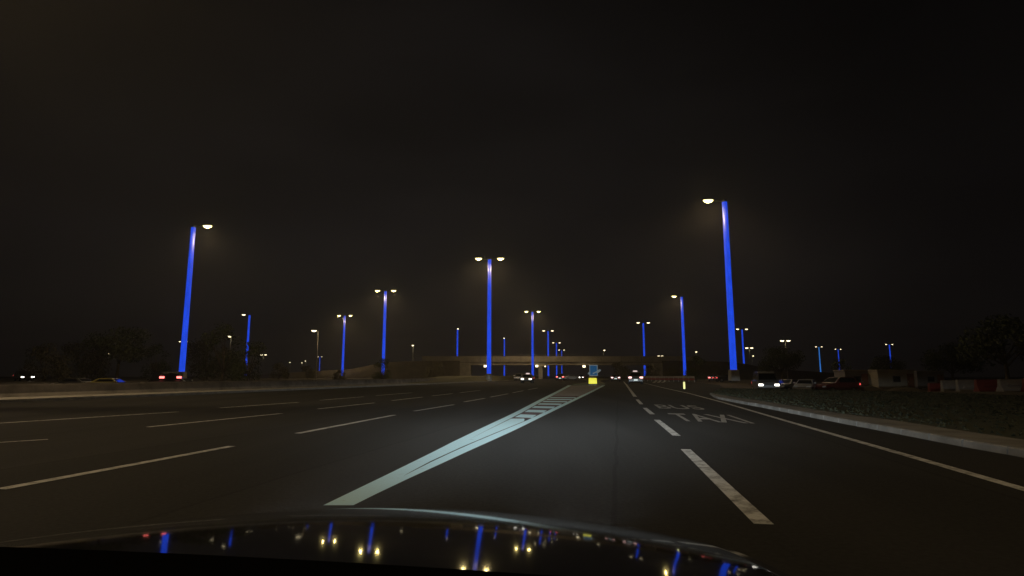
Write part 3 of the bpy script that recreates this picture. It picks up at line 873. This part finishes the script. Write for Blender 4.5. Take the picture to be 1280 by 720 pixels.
# far carriageway behind the low wall
c = make_car('car', 'yellow-roofed car showing above the low wall on the left', 'car', 'yellow_car', 'sedan', 'tail_dim', 'head_off', 'plate'); tag(c, group=GC)
set_car(c, 141, D=62, rz=-1.45)
c = make_car('car', 'dark car roof above the low wall, left of the yellow-roofed car', 'car', 'grey_car', 'sedan', 'tail_dim', 'head_off', 'plate'); tag(c, group=GC)
set_car(c, 92, D=66, rz=1.5)
c = make_car('car', 'car with one white headlight behind the low wall at the far left', 'car', 'dark_car', 'suv', 'tail_dim', 'head', 'plate'); tag(c, group=GC)
set_car(c, 30, D=100, rz=-1.35 - 0.9)
c = make_car('car', 'white car roof above the low wall at the foot of the leftmost big lamp', 'car', 'white_car', 'sedan', 'tail_dim', 'head', 'plate'); tag(c, group=GC)
set_car(c, 227, D=68, rz=-1.5)
c = make_car('van', 'dark van with a high red tail light beside the leftmost big lamp', 'van', 'dark_car', 'van', 'tail', 'head_off', 'plate', tl_z=1.52)
set_car(c, 205, D=62, rz=0.75)
# construction-site side
v = make_car('van', 'white-roofed van with two bright headlights behind the grass verge', 'van', 'grey_car', 'van', 'tail_dim', 'head', 'plate')
set_car(v, 956, D=58, rz=math.pi - 0.28)
c = make_car('car', 'dark parked car between the white-roofed van and the silver car', 'car', 'dark_car', 'sedan', 'tail_dim', 'head_off', 'plate'); tag(c, group='cars parked by the construction site')
set_car(c, 984, D=66, rz=2.2)
c = make_car('car', 'silver parked car with a pale reflective plate beside the construction cabins', 'car', 'silver_car', 'sedan', 'tail_dim', 'head_off', 'plate'); tag(c, group='cars parked by the construction site')
set_car(c, 1007, D=64, rz=2.5)
c = make_car('car', 'dull red parked car touching the grey end of the cabins', 'car', 'red_car', 'suv', 'tail_dim', 'head_off', 'plate'); tag(c, group='cars parked by the construction site')
set_car(c, 1044, D=64, rz=1.9)

# ------------------------------------------------------------------ gore sign, lit box bollard, marker post with reflected headlight as emission
def gore_sign():
    D = 80.0
    p = at(742, 470, D)
    root = thing('road_sign', 'blue road sign with pale border and slanting white arrow above the yellow box', 'road sign', (p.x, p.y, 0.0), 0)
    zt, zb = at(742, 456.2, D).z, at(742, 469.8, D).z
    w = 10.2 * D / F
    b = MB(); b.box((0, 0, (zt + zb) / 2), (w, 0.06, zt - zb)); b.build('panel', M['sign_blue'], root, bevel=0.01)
    t = 0.10
    f = MB()
    zc = (zt + zb) / 2; hh = zt - zb
    f.box((0, -0.055, zt - t / 2), (w + 0.06, 0.04, t)); f.box((0, -0.055, zb + t / 2), (w + 0.06, 0.04, t))
    f.box((-w / 2 + t / 2, -0.053, zc), (t, 0.04, hh - 2 * t)); f.box((w / 2 - t / 2, -0.053, zc), (t, 0.04, hh - 2 * t))
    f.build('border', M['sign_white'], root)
    a = MB()
    A = Vector((-0.95, -0.10, zb + 0.28)); B = Vector((0.95, -0.10, zb + 0.78))
    # slanting arrow: shaft to the right, barbed head pointing down to the left of centre
    a.loft([[(-0.12, -0.12, zb + 0.20), (0.45, -0.12, zb + 0.46), (0.40, -0.12, zb + 0.62), (-0.12, -0.12, zb + 0.38)],
            [(-0.12, -0.08, zb + 0.20), (0.45, -0.08, zb + 0.46), (0.40, -0.08, zb + 0.62), (-0.12, -0.08, zb + 0.38)]])
    a.loft([[(0.42, -0.12, zb + 0.44), (0.62, -0.12, zb + 0.40), (0.98, -0.12, zb + 0.68), (0.92, -0.12, zb + 0.86), (0.70, -0.12, zb + 0.84), (0.40, -0.12, zb + 0.64)],
            [(0.42, -0.08, zb + 0.44), (0.62, -0.08, zb + 0.40), (0.98, -0.08, zb + 0.68), (0.92, -0.08, zb + 0.86), (0.70, -0.08, zb + 0.84), (0.40, -0.08, zb + 0.64)]])
    a.loft([[(-0.82, -0.12, zb + 0.22), (-0.52, -0.12, zb + 0.18), (-0.50, -0.12, zb + 0.42), (-0.68, -0.12, zb + 0.50)],
            [(-0.82, -0.08, zb + 0.22), (-0.52, -0.08, zb + 0.18), (-0.50, -0.08, zb + 0.42), (-0.68, -0.08, zb + 0.50)]])
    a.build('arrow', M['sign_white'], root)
    for s in (-0.3, 0.3):
        q = MB(); q.tube([(s, 0.06, -0.05), (s, 0.06, zt - 0.1)], 0.04, 8); q.build('post', M['steel'], root)
    D2 = 76.0
    p = at(741, 480, D2)
    r2 = thing('bollard', 'glowing yellow box bollard on the gore island below the blue sign', 'bollard', (p.x, p.y, 0.0), 0)
    zt, zb = at(741, 472.8, D2).z, at(741, 480.2, D2).z
    w = 10.0 * D2 / F
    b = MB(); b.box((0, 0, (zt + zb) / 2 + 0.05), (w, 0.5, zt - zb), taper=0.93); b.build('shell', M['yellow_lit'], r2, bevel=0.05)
    b = MB(); b.box((0, 0, 0.05), (w + 0.14, 0.64, 0.14)); b.build('base', M['dark_metal'], r2, bevel=0.02)
    b = MB(); b.box((0, 0, zt + 0.05), (w * 0.9, 0.44, 0.06)); b.build('lid', M['dark_metal'], r2, bevel=0.02)
    p = ground(855.5, 487.2)
    r3 = thing('bollard', 'thin yellow reflective marker post with emissive headlight return beside the right-hand slip road', 'bollard', (p.x, p.y, 0.0), 0)
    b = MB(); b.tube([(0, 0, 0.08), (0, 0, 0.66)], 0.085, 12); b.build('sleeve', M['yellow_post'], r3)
    b = MB(); b.tube([(0, 0, 0), (0, 0, 0.08)], [0.17, 0.12], 12); b.build('base', M['tyre'], r3)
    b = MB(); b.tube([(0, 0, 0.66), (0, 0, 0.70)], [0.09, 0.05], 12); b.build('cap', M['tyre'], r3)
gore_sign()

# guard rail behind the right-hand slip road, red and white
def guard_rail():
    a, b = at(800, 470, 138), at(868, 470, 112)
    a.z = b.z = 0
    d = (b - a); n = 12
    root = thing('guard_rail', 'red and white guard rail along the slip road behind the white-tailed car', 'guard rail', a, 0)
    yaw = math.atan2(d.y, d.x)
    top = MB(); top.box((d.x / 2, d.y / 2, 0.95), (d.length, 0.08, 0.3), yaw); top.build('white_rail', M['barrier_white'], root)
    low = MB(); low.box((d.x / 2, d.y / 2, 0.52), (d.length, 0.08, 0.34), yaw); low.build('red_rail', M['barrier_red'], root)
    for i in range(n + 1):
        q = MB(); q.box((d.x * i / n, d.y * i / n + 0.1, 0.52), (0.12, 0.1, 1.08)); q.build('post', M['steel'], root)
guard_rail()

# ------------------------------------------------------------------ construction site on the right
def cabin(label, px0, px1, ytop, D, m, stripes=True):
    a, b = at(px0, ytop, D), at(px1, ytop, D)
    zb = zg((a.x + b.x) / 2, D)
    w = b.x - a.x; h = a.z - zb
    root = thing('site_cabin', label, 'cabin', ((a.x + b.x) / 2, D + 1.3, zb), 0, 'construction site cabins')
    q = MB(); q.box((0, 0, h / 2 + 0.1), (w, 2.5, h - 0.2)); body = q.build('wall', M[m], root, bevel=0.04)
    n = max(1, int(w / 2.4))
    for i in range(n):
        x = -w / 2 + w * (i + 0.5) / n
        q = MB(); q.box((x, -1.256, h * 0.58), (1.0, 0.06, 0.8)); f = q.build('window', M['cabin_grey'], root)
        q = MB(); q.box((x, -1.275, h * 0.58), (0.84, 0.06, 0.64)); q.build('pane', M['glass'], f)
    q = MB(); q.box((w / 2 - 0.55, -1.262, h * 0.45), (0.8, 0.06, h * 0.78)); d = q.build('door', M['rust'], root)
    q = MB(); q.box((w / 2 - 0.85, -1.31, h * 0.45), (0.05, 0.06, 0.14)); q.build('handle', M['steel'], d)
    q = MB(); q.box((0, 0, h + 0.02), (w + 0.16, 2.7, 0.12)); q.build('roof', M['cabin'], root, bevel=0.02)
    for s in (-1, 1):
        q = MB(); q.box((s * (w / 2 - 0.4), 0, 0.05), (0.3, 2.3, 0.24)); q.build('skid', M['dark_metal'], root)
cabin('short grey site cabin at the left end of the construction row', 1056, 1086, 463.2, 74, 'cabin_grey')
cabin('long cream site cabin in the middle of the construction row', 1097, 1143, 463.0, 72, 'cabin')
cabin('dim rear site cabin at the right end of the construction row', 1146, 1180, 464.5, 80, 'cabin_grey')

def water_barrier(label, px, ytop, D, m, wpx, hgt):
    p = at(px, ytop, D); zb = zg(p.x, D)
    w = wpx * D / F
    root = thing('water_barrier', label, 'barrier', (p.x, D, zb), 0, 'plastic barriers along the site')
    h = p.z - zb
    prof = [(-0.34, 0), (-0.34, 0.18 * h), (-0.2, 0.4 * h), (-0.13, h), (0.13, h), (0.2, 0.4 * h), (0.34, 0.18 * h), (0.34, 0)]
    q = MB(); q.loft([[(x, a, z) for a, z in prof] for x in (-w / 2 + 0.03, w / 2 - 0.03)]); q.build('shell', M[m], root, bevel=0.04)
    q = MB(); q.box((0, -0.225, 0.55 * h), (w * 0.5, 0.12, 0.16 * h)); q.build('recess_rib', M[m], root, bevel=0.02)
    for s in (-1, 1):
        q = MB(); q.box((s * (w / 2 - 0.14), 0, 0.02), (0.22, 0.74, 0.1)); q.build('foot', M[m], root)
spec = [(1169, 479, 56, 'barrier_red', 'dark red barrier under the dim rear cabin, leftmost of its row'),
        (1186, 475.5, 54, 'barrier_white', 'dull white barrier second in the row, just right of the dim rear cabin'),
        (1207, 474.5, 52, 'barrier_white', 'dull white barrier left of the big red barrier'),
        (1233, 474.3, 49, 'barrier_red', 'big red barrier between two white barriers'),
        (1263, 474, 47, 'barrier_white', 'large pale barrier right of the big red barrier'),
        (1295, 473, 46, 'barrier_red', 'red barrier cut off by the right edge of the view')]
for i, (px, yt, D, m, lab) in enumerate(spec):
    water_barrier(lab, px, yt, D, m, (18, 20, 24, 29, 31, 33)[i], 1.4)
# pile of spoil in front of the cabins
def spoil(px, D, w, h, label, seed):
    random.seed(seed)
    p = at(px, 470, D); zb = zg(p.x, D) - 0.1
    root = bmesh.new()
    n = 22; rings = []
    for j in range(7):
        t = j / 6
        rings.append([root.verts.new((p.x + w * (1 - t) ** 0.8 * math.cos(2 * math.pi * k / n) * (1 + random.uniform(-.12, .12)), D + w * 0.6 * (1 - t) ** 0.8 * math.sin(2 * math.pi * k / n) * (1 + random.uniform(-.12, .12)), zb + h * t * (1 + random.uniform(-.06, .06)))) for k in range(n)])
    for j in range(6):
        for k in range(n):
            root.faces.new((rings[j][k], rings[j][(k + 1) % n], rings[j + 1][(k + 1) % n], rings[j + 1][k]))
    me = bpy.data.meshes.new('spoil_heap'); root.to_mesh(me); root.free(); me.materials.append(M['soil'])
    o = bpy.data.objects.new('spoil_heap', me); COL.objects.link(o)
    tag(o, label, 'heap', 'earth heaps by the site')
spoil(1083, 64, 2.6, 0.95, 'small brown earth heap before the grey cabin end', 5)
spoil(1130, 62, 3.4, 0.85, 'long brown earth heap before the long cream cabin', 6)

# ------------------------------------------------------------------ the car we sit in: bonnet, wings, nose, headlights, dashboard
XC = -0.42
def beam_light():
    # dipped beam: flat cut-off at the horizon, stronger towards it, wide to the sides (as a lamp's photometric curve)
    L = bpy.data.lights.new('headlight_beam', 'SPOT')
    L.energy = 14500; L.color = (0.80, 0.93, 1.0); L.spot_size = R(150); L.spot_blend = 0.2; L.shadow_soft_size = 0.06
    L.use_nodes = True
    nt = L.node_tree; em = next(n for n in nt.nodes if n.type == 'EMISSION')
    tc = nt.nodes.new('ShaderNodeTexCoord'); sp = nt.nodes.new('ShaderNodeSeparateXYZ'); nt.links.new(tc.outputs['Normal'], sp.inputs['Vector'])
    def m(op, a, b=None):
        n = nt.nodes.new('ShaderNodeMath'); n.operation = op
        for i, v in enumerate((a, b)):
            if v is None: continue
            if isinstance(v, (int, float)): n.inputs[i].default_value = v
            else: nt.links.new(v, n.inputs[i])
        return n.outputs[0]
    yv, xv = sp.outputs['Y'], sp.outputs['X']
    v = m('MINIMUM', m('EXPONENT', m('MULTIPLY', m('ADD', yv, 0.056), 57.0)), 3.0)
    cut = nt.nodes.new('ShaderNodeMapRange'); cut.interpolation_type = 'SMOOTHSTEP'
    cut.inputs['From Min'].default_value = -0.006; cut.inputs['From Max'].default_value = 0.012
    cut.inputs['To Min'].default_value = 1.0; cut.inputs['To Max'].default_value = 0.0
    nt.links.new(yv, cut.inputs['Value'])
    lat = m('EXPONENT', m('MULTIPLY', m('MULTIPLY', xv, xv), -1 / 0.31 ** 2))
    nt.links.new(m('MULTIPLY', m('MULTIPLY', v, cut.outputs['Result']), lat), em.inputs['Strength'])
    return L
BEAM = beam_light()
def own_car():
    root = thing('car', 'glossy black car bonnet in the foreground reflecting the lamps, with dark dashboard', 'car', (XC, 0, 0), 0)
    def slope(d): return math.tan(R(3.0 + 7.66 * (d - 1.0)))
    prof = []
    z = CAM_H - 0.307; d = 1.0
    back = []
    dd, zz = 1.0, z
    while dd > 0.7:
        back.append((dd, zz)); zz += slope(dd) * 0.05 ; dd -= 0.05
    prof = back[::-1]
    dd, zz = 1.0, z
    while dd < 2.22:
        zz -= slope(dd) * 0.04; dd += 0.04; prof.append((dd, zz))
    d_e, z_e = prof[-1]
    for k in range(1, 9):
        a = R(13 + k * 9.5); r = 0.16
        prof.append((d_e + r * (math.sin(a) - math.sin(R(13))), z_e - r * (math.cos(R(13)) - math.cos(a))))
    us = [-0.95 + 1.90 * i / 56 for i in range(57)]
    def drop(u): return 0.055 * u * u + 0.06 * max(0, abs(u) - 0.6) ** 2
    def pt(u, d, z):
        sweep = 0.16 * (u / 0.9) ** 2 * max(0, (d - 1.2)) / 1.0
        return (u, d - sweep, z - drop(u))
    mb = MB()
    top = [[pt(u, d, z) for u in us] for d, z in prof]
    bot = [[(x, y, zq - 0.025) for x, y, zq in row] for row in top]
    vt = [[mb.bm.verts.new(p) for p in row] for row in top]
    vb = [[mb.bm.verts.new(p) for p in row] for row in bot]
    for j in range(len(vt) - 1):
        for i in range(len(us) - 1):
            mb.bm.faces.new((vt[j][i], vt[j][i + 1], vt[j + 1][i + 1], vt[j + 1][i]))
            mb.bm.faces.new((vb[j][i], vb[j + 1][i], vb[j + 1][i + 1], vb[j][i + 1]))
    for j in range(len(vt) - 1):
        mb.bm.faces.new((vt[j][0], vt[j + 1][0], vb[j + 1][0], vb[j][0]))
        mb.bm.faces.new((vt[j][-1], vb[j][-1], vb[j + 1][-1], vt[j + 1][-1]))
    mb.build('bonnet', M['black_paint'], root, smooth_=True)
    for s in (-1, 1):
        w = MB(); rings = []
        for d, z in prof:
            row = []
            for u in (0.953, 0.956, 0.959, 0.962, 0.965):
                x, y, q = pt(u, d, z)
                q -= 0.004 + 0.5 * (u - 0.953)
                row.append((s * x, y, q))
            x, y, q = row[-1]
            row += [(s * 0.97, y, max(0.35, q - 0.35)), (s * 0.80, y, max(0.35, q - 0.35))]
            rings.append(row)
        w.loft(rings); w.build('wing', M['black_paint'], root, smooth_=True)
        h = MB(); h.box((s * 0.68, 1.98, 0.47), (0.36, 0.2, 0.13)); hl = h.build('headlight', M['head_off'], root, bevel=0.03)
        lo = bpy.data.objects.new('headlight_beam', BEAM); COL.objects.link(lo); lo.parent = root
        lo.location = (s * 0.68, 2.42, 0.45)
        lo.rotation_euler = (math.pi / 2, 0, -0.10)
        t = MB(); t.tube([(s * 0.66, 1.45, 0.33), (s * 0.90, 1.45, 0.33)], 0.33, 24); wo = t.build('wheel', M['tyre'], root)
        t = MB(); t.tube([(s * 0.88, 1.45, 0.33), (s * 0.915, 1.45, 0.33)], 0.21, 16); t.build('rim', M['rim'], wo)
    b = MB(); b.loft([[(-0.86, 2.1, z) , (-0.45, 2.32, z), (0, 2.37, z), (0.45, 2.32, z), (0.86, 2.1, z), (0.86, 1.9, z), (-0.86, 1.9, z)] for z in (0.20, 0.28, 0.36, 0.40)])
    b.build('bumper', M['black_paint'], root, bevel=0.03)
    gq = MB(); gq.box((0, 2.28, 0.50), (0.8, 0.06, 0.13)); gq.build('grille', M['black_plastic'], root, bevel=0.02)
    rf = MB(); rf.loft([[(-0.62, y, z), (-0.3, y, z + 0.03), (0.3, y, z + 0.03), (0.62, y, z), (0.62, y, z - 0.04), (-0.62, y, z - 0.04)] for y, z in ((0.22, 1.42), (-0.3, 1.46), (-1.0, 1.45), (-1.9, 1.36))])
    rf.build('roof', M['black_paint'], root, smooth_=False)
    for s in (-1, 1):
        dr = MB(); dr.box((s * 0.90, -0.55, 0.60), (0.07, 2.1, 0.58)); dr.build('door', M['black_paint'], root, bevel=0.03)
        pl = MB(); pl.tube([(s * 0.88, -0.45, 0.86), (s * 0.63, -0.4, 1.43)], 0.05, 8); pl.build('pillar', M['black_plastic'], root)
        pl = MB(); pl.tube([(s * 0.88, -1.62, 0.86), (s * 0.63, -1.7, 1.38)], 0.07, 8); pl.build('pillar', M['black_plastic'], root)
    # dashboard: long dark moulding rising to the left over the instruments
    dm = MB(); rings = []
    for i in range(25):
        x = -0.95 + 1.95 * i / 24                      # world x minus camera x
        px = 640 + F * x / 0.60
        yt = 682 + 0.055 * max(0, px - 0) * (0.6 + 0.4 * min(1, max(0, px) / 700))
        zt = at(px, yt, 0.60).z
        ring = []
        for ydep, dz in ((0.66, -0.16), (0.645, -0.03), (0.60, 0.0), (0.52, -0.015), (0.40, -0.10), (0.34, -0.3), (0.62, -0.4)):
            ring.append((x - XC, ydep, zt + dz))
        rings.append(ring)
    dm.loft(rings); dm.build('dashboard', M['black_plastic'], root, smooth_=True)
own_car()

# ------------------------------------------------------------------ haze
hz, nt, b = new_mat('haze_air')
nt.nodes.remove(b)
pv = nt.nodes.new('ShaderNodeVolumePrincipled')
pv.inputs['Color'].default_value = (0.92, 0.90, 0.88, 1)
pv.inputs['Density'].default_value = 0.0006
pv.inputs['Anisotropy'].default_value = 0.55
nt.links.new(pv.outputs['Volume'], nt.nodes['Material Output'].inputs['Volume'])
h = MB(); h.box((0, 595, 38.0), (2560, 1400, 82.0))
ho = h.build('haze', hz); ho['kind'] = 'stuff'

# ------------------------------------------------------------------ sky, moonlight
w = bpy.data.worlds.new('World'); sc.world = w; w.use_nodes = True
nt = w.node_tree; bg = nt.nodes['Background']
tc = nt.nodes.new('ShaderNodeTexCoord'); sep = nt.nodes.new('ShaderNodeSeparateXYZ')
nt.links.new(tc.outputs['Generated'], sep.inputs['Vector'])
rp = nt.nodes.new('ShaderNodeValToRGB')
e = rp.color_ramp.elements
e[0].position = 0.0; e[0].color = (0.0042, 0.0036, 0.0036, 1)
e[1].position = 0.7; e[1].color = (0.0012, 0.0011, 0.0011, 1)
nt.links.new(sep.outputs['Z'], rp.inputs['Fac'])
# glow of the airport city ahead
dt = nt.nodes.new('ShaderNodeVectorMath'); dt.operation = 'DOT_PRODUCT'
gd = Vector((-0.10, 1.0, 0.08)).normalized(); dt.inputs[1].default_value = gd
nt.links.new(tc.outputs['Generated'], dt.inputs[0])
gl_ = nt.nodes.new('ShaderNodeMapRange'); gl_.interpolation_type = 'SMOOTHSTEP'
gl_.inputs['From Min'].default_value = 0.70; gl_.inputs['From Max'].default_value = 1.0
gl_.inputs['To Min'].default_value = 0.0; gl_.inputs['To Max'].default_value = 0.0046
nt.links.new(dt.outputs['Value'], gl_.inputs['Value'])
ga = nt.nodes.new('ShaderNodeMix'); ga.data_type = 'RGBA'; ga.blend_type = 'ADD'; ga.inputs['Factor'].default_value = 1.0
gt = nt.nodes.new('ShaderNodeMix'); gt.data_type = 'RGBA'; gt.blend_type = 'MULTIPLY'; gt.inputs['Factor'].default_value = 1.0
gt.inputs['A'].default_value = (1.0, 0.86, 0.82, 1)
nt.links.new(gl_.outputs['Result'], gt.inputs['B'])
nt.links.new(rp.outputs['Color'], ga.inputs['A']); nt.links.new(gt.outputs['Result'], ga.inputs['B'])
nz = nt.nodes.new('ShaderNodeTexNoise'); nz.inputs['Scale'].default_value = 1.8; nz.inputs['Detail'].default_value = 5
mp = nt.nodes.new('ShaderNodeMapping'); mp.inputs['Scale'].default_value = (1, 1, 3)
nt.links.new(tc.outputs['Generated'], mp.inputs['Vector']); nt.links.new(mp.outputs['Vector'], nz.inputs['Vector'])
mr = nt.nodes.new('ShaderNodeMapRange'); mr.inputs['From Min'].default_value = 0.3; mr.inputs['From Max'].default_value = 0.75
mr.inputs['To Min'].default_value = 0.7; mr.inputs['To Max'].default_value = 1.35
nt.links.new(nz.outputs['Fac'], mr.inputs['Value'])
mul = nt.nodes.new('ShaderNodeMix'); mul.data_type = 'RGBA'; mul.blend_type = 'MULTIPLY'; mul.inputs['Factor'].default_value = 1.0
nt.links.new(ga.outputs['Result'], mul.inputs['A']); nt.links.new(mr.outputs['Result'], mul.inputs['B'])
nt.links.new(mul.outputs['Result'], bg.inputs['Color'])
bg.inputs['Strength'].default_value = 1.0

# ------------------------------------------------------------------ camera
cam = bpy.data.cameras.new('camera')
cam.sensor_width = 36.0; cam.lens = 36.0 * F / 1280.0
cam.clip_start = 0.05; cam.clip_end = 6000
co = bpy.data.objects.new('camera', cam); COL.objects.link(co)
co.location = (0, 0, CAM_H); co.rotation_euler = (math.pi / 2 + PITCH, 0, 0)
sc.camera = co

sc.view_settings.view_transform = 'Standard'; sc.view_settings.look = 'None'
sc.view_settings.exposure = 0; sc.view_settings.gamma = 1
cy = sc.cycles
cy.use_denoising = True
try: cy.denoiser = 'OPENIMAGEDENOISE'
except Exception: pass
cy.max_bounces = 4; cy.diffuse_bounces = 2; cy.glossy_bounces = 3; cy.volume_bounces = 0; cy.transmission_bounces = 2
cy.use_light_tree = True
cy.sample_clamp_indirect = 2.0
